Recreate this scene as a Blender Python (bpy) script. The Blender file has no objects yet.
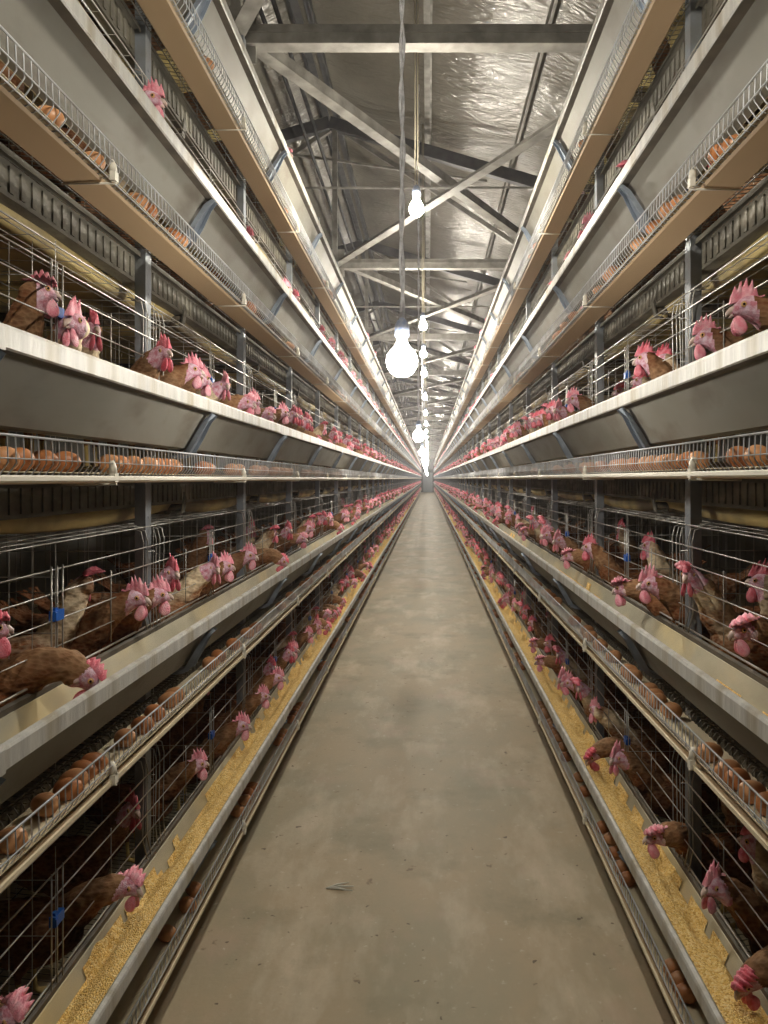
import bpy, math, random
import numpy as np
from mathutils import Vector, Matrix, noise
PI = math.pi
S = bpy.context.scene
COL = S.collection
rng = random.Random(11)

# ------------------------------------------------------------------ layout (metres)
H = 1.45                     # eye height
XL, XR = 0.650, 0.562        # aisle centre (camera) to the trough lips
DS = 1.18                    # post spacing
YPL, YPR = 2.243, 2.154      # a left / right post
TIER = 0.65
LIPL = [H - 1.062 + TIER * i for i in range(5)]
LIPR = [H - 1.052 + TIER * i for i in range(5)]
YEND = 81.0
Y0 = 0.2
SIDES = ('left', 'right')
ORD = ['lowest', 'second', 'middle', 'fourth', 'top']

def lip(side, t): return (LIPL if side == 'left' else LIPR)[t]
def X(side, u): return -(XL + u) if side == 'left' else XR + u
def posts(side):
    y = (YPL if side == 'left' else YPR) - DS
    out = []
    while y < YEND - DS:
        out.append(y); y += DS
    return out

# ------------------------------------------------------------------ mesh helper
class MB:
    def __init__(s):
        s.v = []; s.f = []; s.m = []; s.sm = []
    def vert(s, p): s.v.append(tuple(p)); return len(s.v) - 1
    def face(s, idx, m=0, sm=False): s.f.append(tuple(idx)); s.m.append(m); s.sm.append(sm)
    def box(s, x0, x1, y0, y1, z0, z1, m=0):
        b = len(s.v)
        for z in (z0, z1):
            for x, y in ((x0, y0), (x1, y0), (x1, y1), (x0, y1)): s.v.append((x, y, z))
        for q in ((3, 2, 1, 0), (4, 5, 6, 7), (0, 1, 5, 4), (1, 2, 6, 5), (2, 3, 7, 6), (3, 0, 4, 7)):
            s.face([b + i for i in q], m)
    def tube(s, pts, r, n=4, m=0, sm=True, flat=1.0, cap=True):
        pts = [Vector(p) for p in pts]
        rr = r if isinstance(r, (list, tuple)) else [r] * len(pts)
        base = len(s.v); up = None
        for i, p in enumerate(pts):
            a = pts[max(i - 1, 0)]; c = pts[min(i + 1, len(pts) - 1)]
            d = (c - a).normalized()
            if up is None:
                up = Vector((0, 0, 1)) if abs(d.z) < .8 else Vector((1, 0, 0))
            sd = d.cross(up).normalized(); up2 = sd.cross(d).normalized(); up = up2
            for k in range(n):
                t = 2 * PI * (k + .5) / n
                s.v.append(tuple(p + sd * math.cos(t) * rr[i] + up2 * math.sin(t) * rr[i] * flat))
        for i in range(len(pts) - 1):
            for k in range(n):
                k2 = (k + 1) % n
                s.face((base + i * n + k, base + i * n + k2, base + (i + 1) * n + k2, base + (i + 1) * n + k), m, sm)
        if cap:
            s.face([base + k for k in range(n)][::-1], m)
            s.face([base + (len(pts) - 1) * n + k for k in range(n)], m)
    def sweep(s, st, n=12, m=0):
        """st: list of (x,y,z, rw, rh); closed smooth skin; rings stand across the path"""
        pts = [Vector(a[:3]) for a in st]
        base = len(s.v)
        for i, a in enumerate(st):
            d = (pts[min(i + 1, len(st) - 1)] - pts[max(i - 1, 0)]).normalized()
            sd = Vector((0, 1, 0)) - d * d.y
            if sd.length < .2: sd = Vector((1, 0, 0)) - d * d.x
            sd.normalize(); up = d.cross(sd) * -1
            for k in range(n):
                t = 2 * PI * k / n
                s.v.append(tuple(pts[i] + sd * math.cos(t) * a[3] + up * math.sin(t) * a[4]))
        for i in range(len(st) - 1):
            for k in range(n):
                k2 = (k + 1) % n
                s.face((base + i * n + k, base + i * n + k2, base + (i + 1) * n + k2, base + (i + 1) * n + k), m, True)
        s.face([base + k for k in range(n)][::-1], m, True)
        s.face([base + (len(st) - 1) * n + k for k in range(n)], m, True)
    def ell(s, c, r, R=None, nu=10, nv=7, m=0, f=None):
        base = len(s.v); c = Vector(c)
        for j in range(nv + 1):
            th = PI * j / nv
            for i in range(nu):
                ph = 2 * PI * i / nu
                p = Vector((math.sin(th) * math.cos(ph), math.sin(th) * math.sin(ph), math.cos(th)))
                if f: p = f(p)
                p = Vector((p.x * r[0], p.y * r[1], p.z * r[2]))
                if R: p = R @ p
                s.v.append(tuple(c + p))
        for j in range(nv):
            for i in range(nu):
                i2 = (i + 1) % nu
                s.face((base + j * nu + i, base + (j + 1) * nu + i, base + (j + 1) * nu + i2, base + j * nu + i2), m, True)
    def extr(s, prof, y0, y1, m=0, closed=False, th=0.0):
        """profile (x,z) points drawn along y"""
        if th and not closed:
            P = [Vector((a, 0, b)) for a, b in prof]; off = []
            for i, p in enumerate(P):
                d = (P[min(i + 1, len(P) - 1)] - P[max(i - 1, 0)]).normalized()
                off.append((p.x + d.z * th, p.z - d.x * th))
            prof = list(prof) + off[::-1]; closed = True
        b = len(s.v); n = len(prof)
        for y in (y0, y1):
            for a, z in prof: s.v.append((a, y, z))
        for i in range(n if closed else n - 1):
            j = (i + 1) % n
            s.face((b + i, b + j, b + n + j, b + n + i), m)
        if closed:
            if th:
                h = n // 2
                for i in range(h - 1):
                    for q in (0, n):
                        s.face((b + q + i, b + q + i + 1, b + q + n - 2 - i, b + q + n - 1 - i), m)
            else:
                s.face([b + i for i in range(n)][::-1], m); s.face([b + n + i for i in range(n)], m)
    def arr(s):
        V = np.array(s.v, dtype=np.float32).reshape(-1, 3)
        L = np.array([len(f) for f in s.f], dtype=np.int32)
        I = np.array([i for f in s.f for i in f], dtype=np.int32)
        return [V, I, L, np.array(s.m, dtype=np.int32), np.array(s.sm, dtype=bool)]

def xf(A, M):
    V = A[0] @ np.array(M.to_3x3(), dtype=np.float32).T + np.array(M.translation, dtype=np.float32)
    return [V] + A[1:]
def merge(items):
    off = 0; Vs, Is = [], []
    for a in items:
        Vs.append(a[0]); Is.append(a[1] + off); off += len(a[0])
    return [np.concatenate(Vs), np.concatenate(Is)] + [np.concatenate([a[i] for a in items]) for i in (2, 3, 4)]
def tile(A, offs):
    V, I, L, M, SM = A; n = len(offs); O = np.array(offs, dtype=np.float32).reshape(n, 1, 3)
    return [(V[None] + O).reshape(-1, 3), (I[None] + (np.arange(n, dtype=np.int32) * len(V))[:, None]).ravel(),
            np.tile(L, n), np.tile(M, n), np.tile(SM, n)]
def mirror(A):
    V, I, L, M, SM = A
    V = V * np.array([-1, 1, 1], dtype=np.float32)
    st = np.concatenate(([0], np.cumsum(L)[:-1])); en = st + L
    pos = np.arange(len(I)); own = np.repeat(np.arange(len(L)), L)
    I2 = I[(st[own] + en[own] - 1) - pos]
    return [V, I2, L, M, SM]
def mk(name, A, mats):
    if isinstance(A, MB): A = A.arr()
    V, I, L, M, SM = A
    me = bpy.data.meshes.new(name)
    me.vertices.add(len(V)); me.vertices.foreach_set('co', np.ascontiguousarray(V, dtype=np.float32).ravel())
    me.loops.add(len(I)); me.loops.foreach_set('vertex_index', np.ascontiguousarray(I))
    me.polygons.add(len(L)); me.polygons.foreach_set('loop_start', np.concatenate(([0], np.cumsum(L)[:-1])).astype(np.int32))
    me.polygons.foreach_set('material_index', M); me.polygons.foreach_set('use_smooth', SM)
    for m in (mats if isinstance(mats, (list, tuple)) else [mats]): me.materials.append(m)
    me.update(calc_edges=True); me.validate()
    return me
def obj(name, A, mats, parent=None, loc=None, rz=None):
    me = A if isinstance(A, bpy.types.Mesh) else mk(name, A, mats)
    o = bpy.data.objects.new(name, me); COL.objects.link(o)
    if parent: o.parent = parent
    if loc is not None: o.location = loc
    if rz is not None: o.rotation_euler = (0, 0, rz)
    return o
def empty(name, loc, rz=0):
    o = bpy.data.objects.new(name, None); COL.objects.link(o); o.location = loc; o.rotation_euler = (0, 0, rz)
    o.empty_display_size = .05
    return o
def tag(o, label, cat, group=None, kind=None):
    if label: o['label'] = label
    if cat: o['category'] = cat
    if group: o['group'] = group
    if kind: o['kind'] = kind
    return o
def copy_tree(o, parent=None):
    c = o.copy(); COL.objects.link(c)
    if parent: c.parent = parent
    for ch in KIDS.get(o.name, []): copy_tree(ch, c)
    return c
KIDS = {}
def kid(parent, ch): KIDS.setdefault(parent.name, []).append(ch); return ch

ONE = ['first', 'second', 'third', 'fourth', 'fifth', 'sixth', 'seventh', 'eighth', 'ninth', 'tenth', 'eleventh', 'twelfth', 'thirteenth',
       'fourteenth', 'fifteenth', 'sixteenth', 'seventeenth', 'eighteenth', 'nineteenth']
TEN = ['twent', 'thirt', 'fort', 'fift', 'sixt', 'sevent', 'eight', 'ninet']
def ordw(n):
    if n <= 19: return ONE[n - 1]
    if n < 100:
        t, r = divmod(n, 10)
        return TEN[t - 2] + ('ieth' if r == 0 else 'y-' + ONE[r - 1])
    return 'hundredth' if n == 100 else 'hundred-and-' + ordw(n - 100)

# ------------------------------------------------------------------ materials
def mat(name, col, rough=.6, metal=0.0, var=None, scale=8, stretch=(1, 1, 1), bump=0.0, bscale=40, spec=.5, detail=5, rand=0.0, lo=.35, hi=.65, var2=None, s2=2.0):
    m = bpy.data.materials.new(name); m.use_nodes = True
    nt = m.node_tree; N = nt.nodes; Lk = nt.links; b = N['Principled BSDF']
    b.inputs['Roughness'].default_value = rough; b.inputs['Metallic'].default_value = metal
    b.inputs['Specular IOR Level'].default_value = spec
    b.inputs['Base Color'].default_value = (*col, 1)
    tc = N.new('ShaderNodeTexCoord'); mp = N.new('ShaderNodeMapping'); mp.inputs['Scale'].default_value = stretch
    Lk.new(tc.outputs['Object'], mp.inputs['Vector'])
    out = None
    if var:
        nz = N.new('ShaderNodeTexNoise'); nz.inputs['Scale'].default_value = scale; nz.inputs['Detail'].default_value = detail
        Lk.new(mp.outputs[0], nz.inputs['Vector'])
        mr = N.new('ShaderNodeMapRange'); mr.inputs[1].default_value = lo; mr.inputs[2].default_value = hi
        Lk.new(nz.outputs['Fac'], mr.inputs[0])
        mx = N.new('ShaderNodeMix'); mx.data_type = 'RGBA'
        mx.inputs[6].default_value = (*col, 1); mx.inputs[7].default_value = (*var, 1)
        Lk.new(mr.outputs[0], mx.inputs[0]); out = mx.outputs[2]
    if var2:
        nz = N.new('ShaderNodeTexNoise'); nz.inputs['Scale'].default_value = s2; nz.inputs['Detail'].default_value = 6
        Lk.new(mp.outputs[0], nz.inputs['Vector'])
        mr = N.new('ShaderNodeMapRange'); mr.inputs[1].default_value = .5; mr.inputs[2].default_value = .68
        Lk.new(nz.outputs['Fac'], mr.inputs[0])
        mx = N.new('ShaderNodeMix'); mx.data_type = 'RGBA'
        if out: Lk.new(out, mx.inputs[6])
        else: mx.inputs[6].default_value = (*col, 1)
        mx.inputs[7].default_value = (*var2, 1); Lk.new(mr.outputs[0], mx.inputs[0]); out = mx.outputs[2]
    if rand:
        oi = N.new('ShaderNodeObjectInfo'); hs = N.new('ShaderNodeHueSaturation')
        mr = N.new('ShaderNodeMapRange'); mr.inputs[3].default_value = 1 - rand; mr.inputs[4].default_value = 1 + rand
        Lk.new(oi.outputs['Random'], mr.inputs[0]); Lk.new(mr.outputs[0], hs.inputs['Value'])
        if out: Lk.new(out, hs.inputs['Color'])
        else: hs.inputs['Color'].default_value = (*col, 1)
        out = hs.outputs[0]
    if out: Lk.new(out, b.inputs['Base Color'])
    if bump:
        nb = N.new('ShaderNodeTexNoise'); nb.inputs['Scale'].default_value = bscale; nb.inputs['Detail'].default_value = 3
        Lk.new(mp.outputs[0], nb.inputs['Vector'])
        bp = N.new('ShaderNodeBump'); bp.inputs['Strength'].default_value = bump; bp.inputs['Distance'].default_value = .01
        Lk.new(nb.outputs['Fac'], bp.inputs['Height']); Lk.new(bp.outputs[0], b.inputs['Normal'])
    return m

M = {}
M['lip'] = mat('galvanised_lip', (.58, .57, .53), .5, .15, (.44, .435, .41), 24, (1, 1.3, .22), .2, 60, var2=(.34, .29, .20), s2=9)
M['sheet'] = mat('trough_sheet', (.235, .225, .19), .6, .1, (.18, .17, .135), 5, (1, .5, 1), .1, 30, var2=(.17, .15, .12), s2=12)
M['dusty'] = mat('feed_dusted_sheet', (.50, .46, .34), .7, .05, (.36, .33, .24), 7, (1, .5, 1), .1, 40, var2=(.60, .50, .28), s2=5)
M['galv'] = mat('galvanised_steel', (.28, .31, .35), .45, .45, (.22, .23, .23), 12, (1, 1, 1), .15, 40)
M['blueg'] = mat('bracket_steel', (.36, .42, .50), .38, .5, (.26, .30, .35), 20)
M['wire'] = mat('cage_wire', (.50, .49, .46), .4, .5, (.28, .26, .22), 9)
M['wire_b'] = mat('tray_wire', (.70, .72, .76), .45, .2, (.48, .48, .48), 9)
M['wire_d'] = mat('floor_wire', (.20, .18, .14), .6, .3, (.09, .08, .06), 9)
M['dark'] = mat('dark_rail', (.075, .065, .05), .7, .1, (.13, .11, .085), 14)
M['beam'] = mat('dusty_beam', (.145, .135, .105), .65, .1, (.09, .08, .06), 22, (1, .35, 1), .5, 40, var2=(.25, .23, .18), s2=14)
M['belt'] = mat('egg_belt_fabric', (.72, .62, .44), .85, 0, (.62, .53, .35), 10, (1, .2, 1), .12, 200)
M['board'] = mat('tray_board', (.56, .40, .24), .6, 0, (.46, .33, .19), 3, (1, .3, 1), .05, 40)
M['mbelt'] = mat('manure_belt_plastic', (.68, .54, .22), .6, 0, (.36, .28, .13), 5, (1, .6, 1), .2, 12, var2=(.18, .14, .08), s2=5)
M['dirt'] = mat('roller_rubber', (.03, .024, .018), .8, 0, (.12, .09, .05), 40, bump=.6, bscale=60)
M['clip'] = mat('white_plastic_clip', (.72, .68, .58), .5)
M['blue'] = mat('blue_plastic_clip', (.015, .12, .50), .35)
M['paper'] = mat('number_tag', (.6, .58, .5), .7)
M['steel'] = mat('roof_steel', (.34, .325, .29), .55, .3, (.19, .18, .16), 10, bump=.1)
M['steel_d'] = mat('roof_steel_dark', (.085, .085, .09), .5, .3, (.13, .13, .13), 10)
M['cable'] = mat('dusty_cable', (.40, .40, .42), .9, 0, (.60, .60, .62), 50, bump=.8, bscale=120)
M['cable_y'] = mat('pale_cable', (.42, .38, .28), .8)
M['socket'] = mat('bulb_socket', (.16, .22, .38), .5, 0, (.35, .38, .45), 60)
M['comb'] = mat('comb_skin', (.68, .085, .13), .5, 0, (.80, .26, .32), 60, bump=.35, bscale=300, rand=.22)
M['combp'] = mat('pale_comb_skin', (.82, .22, .30), .5, 0, (.90, .48, .54), 60, bump=.35, bscale=300, rand=.18)
M['face'] = mat('face_skin', (.55, .18, .24), .55, 0, (.74, .54, .64), 90, bump=.4, bscale=300, rand=.15)
M['lobe'] = mat('ear_lobe', (.75, .55, .55), .5)
M['beak'] = mat('beak_horn', (.70, .56, .50), .4, 0, (.55, .40, .34), 80)
M['iris'] = mat('eye_iris', (.62, .36, .16), .2)
M['pupil'] = mat('eye_pupil', (.004, .004, .004), .1)
M['leg'] = mat('hen_leg', (.55, .40, .14), .6)
M['egg'] = mat('brown_egg_shell', (.56, .23, .085), .42, 0, (.46, .17, .055), 30, (1, 1, 1), .03, 300, rand=.16)
M['eggp'] = mat('pale_egg_shell', (.66, .33, .15), .42, 0, (.56, .26, .11), 30, rand=.1)
M['door'] = mat('door_paint', (.45, .50, .52), .5)
M['wall'] = mat('wall_panel', (.20, .195, .18), .8, 0, (.13, .125, .11), 1.5)

def feather_mat(name, base, pale, darkc):
    m = bpy.data.materials.new(name); m.use_nodes = True
    nt = m.node_tree; N = nt.nodes; L = nt.links; b = N['Principled BSDF']
    b.inputs['Roughness'].default_value = .75; b.inputs['Specular IOR Level'].default_value = .2
    tc = N.new('ShaderNodeTexCoord'); mp = N.new('ShaderNodeMapping'); mp.inputs['Scale'].default_value = (.55, 1, 1)
    L.new(tc.outputs['Object'], mp.inputs[0])
    vo = N.new('ShaderNodeTexVoronoi'); vo.inputs['Scale'].default_value = 120
    nz = N.new('ShaderNodeTexNoise'); nz.inputs['Scale'].default_value = 14; nz.inputs['Detail'].default_value = 4
    L.new(mp.outputs[0], vo.inputs['Vector']); L.new(tc.outputs['Object'], nz.inputs['Vector'])
    at = N.new('ShaderNodeAttribute'); at.attribute_name = 'tone'
    a = N.new('ShaderNodeMix'); a.data_type = 'RGBA'; a.inputs[6].default_value = (*base, 1); a.inputs[7].default_value = (*darkc, 1)
    r1 = N.new('ShaderNodeMapRange'); r1.inputs[1].default_value = .45; r1.inputs[2].default_value = .66
    L.new(nz.outputs['Fac'], r1.inputs[0]); L.new(r1.outputs[0], a.inputs[0])
    # pale feather tips, more on the neck and breast
    r2 = N.new('ShaderNodeMapRange'); r2.inputs[1].default_value = .25; r2.inputs[2].default_value = .75
    L.new(vo.outputs['Distance'], r2.inputs[0])
    n2 = N.new('ShaderNodeTexNoise'); n2.inputs['Scale'].default_value = 9
    L.new(tc.outputs['Object'], n2.inputs['Vector'])
    r3 = N.new('ShaderNodeMapRange'); r3.inputs[1].default_value = .42; r3.inputs[2].default_value = .6
    L.new(n2.outputs['Fac'], r3.inputs[0])
    mu = N.new('ShaderNodeMath'); mu.operation = 'MULTIPLY'; L.new(at.outputs['Fac'], mu.inputs[0]); L.new(r3.outputs[0], mu.inputs[1])
    ad = N.new('ShaderNodeMath'); ad.operation = 'MULTIPLY_ADD'; L.new(r2.outputs[0], ad.inputs[0]); ad.inputs[1].default_value = .22; L.new(mu.outputs[0], ad.inputs[2]); ad.use_clamp = True
    c = N.new('ShaderNodeMix'); c.data_type = 'RGBA'; L.new(a.outputs[2], c.inputs[6]); c.inputs[7].default_value = (*pale, 1); L.new(ad.outputs[0], c.inputs[0])
    oi = N.new('ShaderNodeObjectInfo'); hs = N.new('ShaderNodeHueSaturation'); mr = N.new('ShaderNodeMapRange')
    mr.inputs[3].default_value = .65; mr.inputs[4].default_value = 1.35
    L.new(oi.outputs['Random'], mr.inputs[0]); L.new(mr.outputs[0], hs.inputs['Value']); L.new(c.outputs[2], hs.inputs['Color'])
    L.new(hs.outputs[0], b.inputs['Base Color'])
    bp = N.new('ShaderNodeBump'); bp.inputs['Strength'].default_value = .5; bp.inputs['Distance'].default_value = .004
    L.new(vo.outputs['Distance'], bp.inputs['Height']); L.new(bp.outputs[0], b.inputs['Normal'])
    return m
M['fea'] = feather_mat('brown_feathers', (.17, .056, .02), (.50, .32, .17), (.06, .02, .009))
M['feb'] = feather_mat('pale_necked_feathers', (.25, .09, .03), (.80, .66, .45), (.09, .03, .012))

# floor
def floor_mat():
    m = bpy.data.materials.new('concrete_floor'); m.use_nodes = True
    nt = m.node_tree; N = nt.nodes; L = nt.links; b = N['Principled BSDF']
    b.inputs['Roughness'].default_value = .62; b.inputs['Specular IOR Level'].default_value = .35
    tc = N.new('ShaderNodeTexCoord')
    def nz(s, d, lo, hi, st=(1, 1, 1)):
        mp = N.new('ShaderNodeMapping'); mp.inputs['Scale'].default_value = st; L.new(tc.outputs['Object'], mp.inputs[0])
        n = N.new('ShaderNodeTexNoise'); n.inputs['Scale'].default_value = s; n.inputs['Detail'].default_value = d; n.inputs['Roughness'].default_value = .65
        L.new(mp.outputs[0], n.inputs['Vector'])
        r = N.new('ShaderNodeMapRange'); r.inputs[1].default_value = lo; r.inputs[2].default_value = hi; L.new(n.outputs['Fac'], r.inputs[0])
        return r.outputs[0]
    cur = None
    def layer(col, fac, k=1.0):
        nonlocal cur
        x = N.new('ShaderNodeMix'); x.data_type = 'RGBA'
        if cur is None: x.inputs[6].default_value = (.385, .305, .195, 1)
        else: L.new(cur, x.inputs[6])
        x.inputs[7].default_value = (*col, 1)
        mm = N.new('ShaderNodeMath'); mm.operation = 'MULTIPLY'; mm.inputs[1].default_value = k; L.new(fac, mm.inputs[0]); L.new(mm.outputs[0], x.inputs[0])
        cur = x.outputs[2]
    layer((.31, .275, .185), nz(1.3, 9, .42, .6, (1, .6, 1)))
    layer((.56, .47, .35), nz(3.2, 10, .5, .68, (1, .35, 1)), .75)
    layer((.22, .205, .13), nz(2.2, 8, .54, .7), .75)
    layer((.47, .33, .24), nz(1.9, 8, .55, .7, (1.3, .8, 1)), .5)
    layer((.16, .11, .065), nz(11, 3, .675, .72), .8)
    layer((.62, .56, .44), nz(34, 5, .62, .74), .7)
    layer((.09, .06, .035), nz(21, 2, .70, .73), .85)
    L.new(cur, b.inputs['Base Color'])
    n = N.new('ShaderNodeTexNoise'); n.inputs['Scale'].default_value = 60; n.inputs['Detail'].default_value = 6; L.new(tc.outputs['Object'], n.inputs['Vector'])
    bp = N.new('ShaderNodeBump'); bp.inputs['Strength'].default_value = .25; bp.inputs['Distance'].default_value = .004
    L.new(n.outputs['Fac'], bp.inputs['Height']); L.new(bp.outputs[0], b.inputs['Normal'])
    return m
M['floor'] = floor_mat()

def film_mat():
    m = bpy.data.materials.new('crinkled_roof_film'); m.use_nodes = True
    nt = m.node_tree; N = nt.nodes; L = nt.links; b = N['Principled BSDF']
    b.inputs['Roughness'].default_value = .27; b.inputs['Metallic'].default_value = .05; b.inputs['Specular IOR Level'].default_value = .6
    tc = N.new('ShaderNodeTexCoord')
    mp = N.new('ShaderNodeMapping'); mp.inputs['Scale'].default_value = (1, 2.6, 1); L.new(tc.outputs['Object'], mp.inputs[0])
    n = N.new('ShaderNodeTexNoise'); n.inputs['Scale'].default_value = 1.2; n.inputs['Detail'].default_value = 5; L.new(tc.outputs['Object'], n.inputs['Vector'])
    r = N.new('ShaderNodeMapRange'); r.inputs[1].default_value = .4; r.inputs[2].default_value = .65; L.new(n.outputs['Fac'], r.inputs[0])
    x = N.new('ShaderNodeMix'); x.data_type = 'RGBA'; x.inputs[6].default_value = (.22, .205, .17, 1); x.inputs[7].default_value = (.28, .26, .22, 1)
    L.new(r.outputs[0], x.inputs[0]); L.new(x.outputs[2], b.inputs['Base Color'])
    w = N.new('ShaderNodeTexNoise'); w.inputs['Scale'].default_value = 5; w.inputs['Detail'].default_value = 3; w.inputs['Distortion'].default_value = 1.2
    L.new(mp.outputs[0], w.inputs['Vector'])
    w2 = N.new('ShaderNodeTexVoronoi'); w2.feature = 'DISTANCE_TO_EDGE'; w2.inputs['Scale'].default_value = 7; L.new(mp.outputs[0], w2.inputs['Vector'])
    ad = N.new('ShaderNodeMath'); ad.operation = 'MULTIPLY_ADD'; L.new(w2.outputs['Distance'], ad.inputs[0]); ad.inputs[1].default_value = .5; L.new(w.outputs['Fac'], ad.inputs[2])
    bp = N.new('ShaderNodeBump'); bp.inputs['Strength'].default_value = .5; bp.inputs['Distance'].default_value = .03
    L.new(ad.outputs[0], bp.inputs['Height']); L.new(bp.outputs[0], b.inputs['Normal'])
    return m
M['film'] = film_mat()

def feed_mat():
    m = bpy.data.materials.new('yellow_feed_mash'); m.use_nodes = True
    nt = m.node_tree; N = nt.nodes; L = nt.links; b = N['Principled BSDF']; b.inputs['Roughness'].default_value = .9
    tc = N.new('ShaderNodeTexCoord')
    v = N.new('ShaderNodeTexVoronoi'); v.inputs['Scale'].default_value = 230; L.new(tc.outputs['Object'], v.inputs['Vector'])
    cr = N.new('ShaderNodeValToRGB'); e = cr.color_ramp.elements
    e[0].color = (.62, .36, .09, 1); e[0].position = .05; e[1].color = (.92, .70, .32, 1); e[1].position = .9
    k = e.new(.45); k.color = (.86, .56, .16, 1)
    sp = N.new('ShaderNodeSeparateColor'); L.new(v.outputs['Color'], sp.inputs[0]); L.new(sp.outputs[0], cr.inputs[0])
    L.new(cr.outputs[0], b.inputs['Base Color'])
    bp = N.new('ShaderNodeBump'); bp.inputs['Strength'].default_value = .8; bp.inputs['Distance'].default_value = .006; bp.invert = True
    L.new(v.outputs['Distance'], bp.inputs['Height']); L.new(bp.outputs[0], b.inputs['Normal'])
    return m
M['feed'] = feed_mat()

def emis(name, col, st):
    m = bpy.data.materials.new(name); m.use_nodes = True
    nt = m.node_tree; nt.nodes.remove(nt.nodes['Principled BSDF'])
    e = nt.nodes.new('ShaderNodeEmission'); e.inputs[0].default_value = (*col, 1); e.inputs[1].default_value = st
    nt.links.new(e.outputs[0], nt.nodes['Material Output'].inputs[0])
    return m
M['bulb_c'] = emis('glowing_bulb_glass', (1.0, .93, .80), 800)
M['bulb_l'] = emis('glowing_globe_glass', (1.0, .94, .84), 190)

# ------------------------------------------------------------------ building shell
XW, YB = 4.6, -1.2
def struct(name, A, m, loc=(0, 0, 0)):
    o = obj(name, A, m, loc=loc); o['kind'] = 'structure'; return o
RX, RZ, SL = -0.92, H + 3.40, .29
def roofz(x): return RZ + .10 - SL * abs(x - RX)
b = MB(); b.box(-XW, XW, YB, YEND + .6, -.12, 0); struct('floor', b, M['floor'])
def roof():
    b = MB(); xs = np.concatenate((np.linspace(-XW, RX, 16), np.linspace(RX, XW, 24)[1:])); ys = np.linspace(YB, YEND + .6, 420)
    for y in ys:
        for x in xs:
            # film sags between purlins and between trusses
            sag = .035 * math.sin(PI * (((x - RX) / .82) % 1.0)) + .02 * noise.noise(Vector((x * 1.5, y * 1.5, 0)))
            b.vert((x, y, roofz(x) - (sag if abs(x) < XW - .1 else 0)))
    n = len(xs)
    for j in range(len(ys) - 1):
        for i in range(n - 1):
            b.face((j * n + i, (j + 1) * n + i, (j + 1) * n + i + 1, j * n + i + 1), 0, True)
    return b
struct('ceiling', roof(), M['film'])
for nm, x in (('wall_left', -XW), ('wall_right', XW)):
    b = MB(); b.box(x - .05, x + .05, YB, YEND + .6, 0, roofz(x)); struct(nm, b, M['wall'])
b = MB(); y = YEND + .55
P = [(-XW, 0), (XW, 0), (XW, roofz(XW)), (RX, roofz(RX)), (-XW, roofz(-XW))]
b.extr(P, y, y + .1, closed=True); struct('wall_far', b, M['wall'])
b = MB(); b.box(-.50, .46, y - .05, y, 0, 2.05); d = struct('door_1', b, M['door'])
b = MB(); b.box(-.56, -.50, y - .09, y, 0, 2.11); b.box(.46, .52, y - .09, y, 0, 2.11); b.box(-.56, .52, y - .09, y, 2.05, 2.11)
obj('door_frame', b, M['galv'], d)
b = MB(); b.tube([(.36, y - .05, 1.0), (.36, y - .11, 1.0), (.26, y - .11, 1.0)], .012, 6); obj('door_handle', b, M['steel_d'], d)

# ------------------------------------------------------------------ roof trusses
def bar(mb, a, c, w, h, m=0):
    a = Vector(a); c = Vector(c); d = (c - a).normalized(); up = Vector((0, 0, 1)) if abs(d.z) < .9 else Vector((0, 1, 0))
    s = d.cross(up).normalized() * w / 2; t = s.cross(d).normalized() * h / 2; b0 = len(mb.v)
    for p in (a, c):
        for q in (-s - t, s - t, s + t, -s + t): mb.v.append(tuple(p + q))
    for q in ((0, 1, 2, 3), (7, 6, 5, 4), (0, 4, 5, 1), (1, 5, 6, 2), (2, 6, 7, 3), (3, 7, 4, 0)): mb.face([b0 + i for i in q], m)
def ibeam(mb, a, c, w, h):
    off = Vector((0, 0, h / 2)); bar(mb, Vector(a) + off, Vector(c) + off, w, .006); bar(mb, Vector(a) - off, Vector(c) - off, w, .006); bar(mb, a, c, .008, h)
ZT = H + 2.0
TY = [3.5 + 3.7 * k for k in range(-1, 21)]
XA, XB = -.87, 1.13
def rz_(x): return RZ - .08 - SL * abs(x - RX)
truss0 = None
for k, ty in enumerate(TY):
    if truss0 is None:
        r = empty('roof_truss', (0, ty, 0))
        b = MB(); bar(b, (-XW, -.037, ZT), (XW, -.037, ZT), .006, .085); bar(b, (-XW, 0, ZT + .04), (XW, 0, ZT + .04), .075, .006); bar(b, (-XW, 0, ZT - .04), (XW, 0, ZT - .04), .075, .006); bar(b, (-XW, -.042, ZT + .01), (XW, -.042, ZT + .01), .006, .012); kid(r, obj('tie_beam', b, M['steel'], r))
        b = MB(); bar(b, (RX, 0, rz_(RX)), (-XW, 0, rz_(-XW)), .07, .11); kid(r, obj('rafter', b, M['steel_d'], r))
        b = MB(); bar(b, (RX, 0, rz_(RX)), (XW, 0, rz_(XW)), .07, .11); kid(r, obj('rafter', b, M['steel_d'], r))
        for xx in (XA, XB, -2.87, 3.13):
            b = MB(); bar(b, (xx, 0, ZT), (xx, 0, rz_(xx)), .045, .045); kid(r, obj('web_post', b, M['steel'], r))
        for x1, x2 in ((XB, XA), (-2.87, XA), (3.13, XB)):
            b = MB(); bar(b, (x1, .03, ZT), (x2, .03, rz_(x2)), .04, .04); kid(r, obj('diagonal_web', b, M['steel'], r))
        b = MB(); bar(b, (-1.35, 0, RZ - .36), (.55, 0, RZ - .62), .02, .02); kid(r, obj('strut', b, M['steel'], r))
        b = MB(); b.box(XA - .09, XA + .09, -.012, -.004, ZT - .12, ZT + .14); kid(r, obj('gusset_plate', b, M['steel'], r))
        truss0 = r
    else:
        r = copy_tree(truss0); r.location = (0, ty, 0)
    tag(r, 'steel roof truss with dark rafters, %s one counted from the camera' % ordw(k + 1), 'roof truss', 'roof trusses')
TY0 = TY[:-1]
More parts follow.
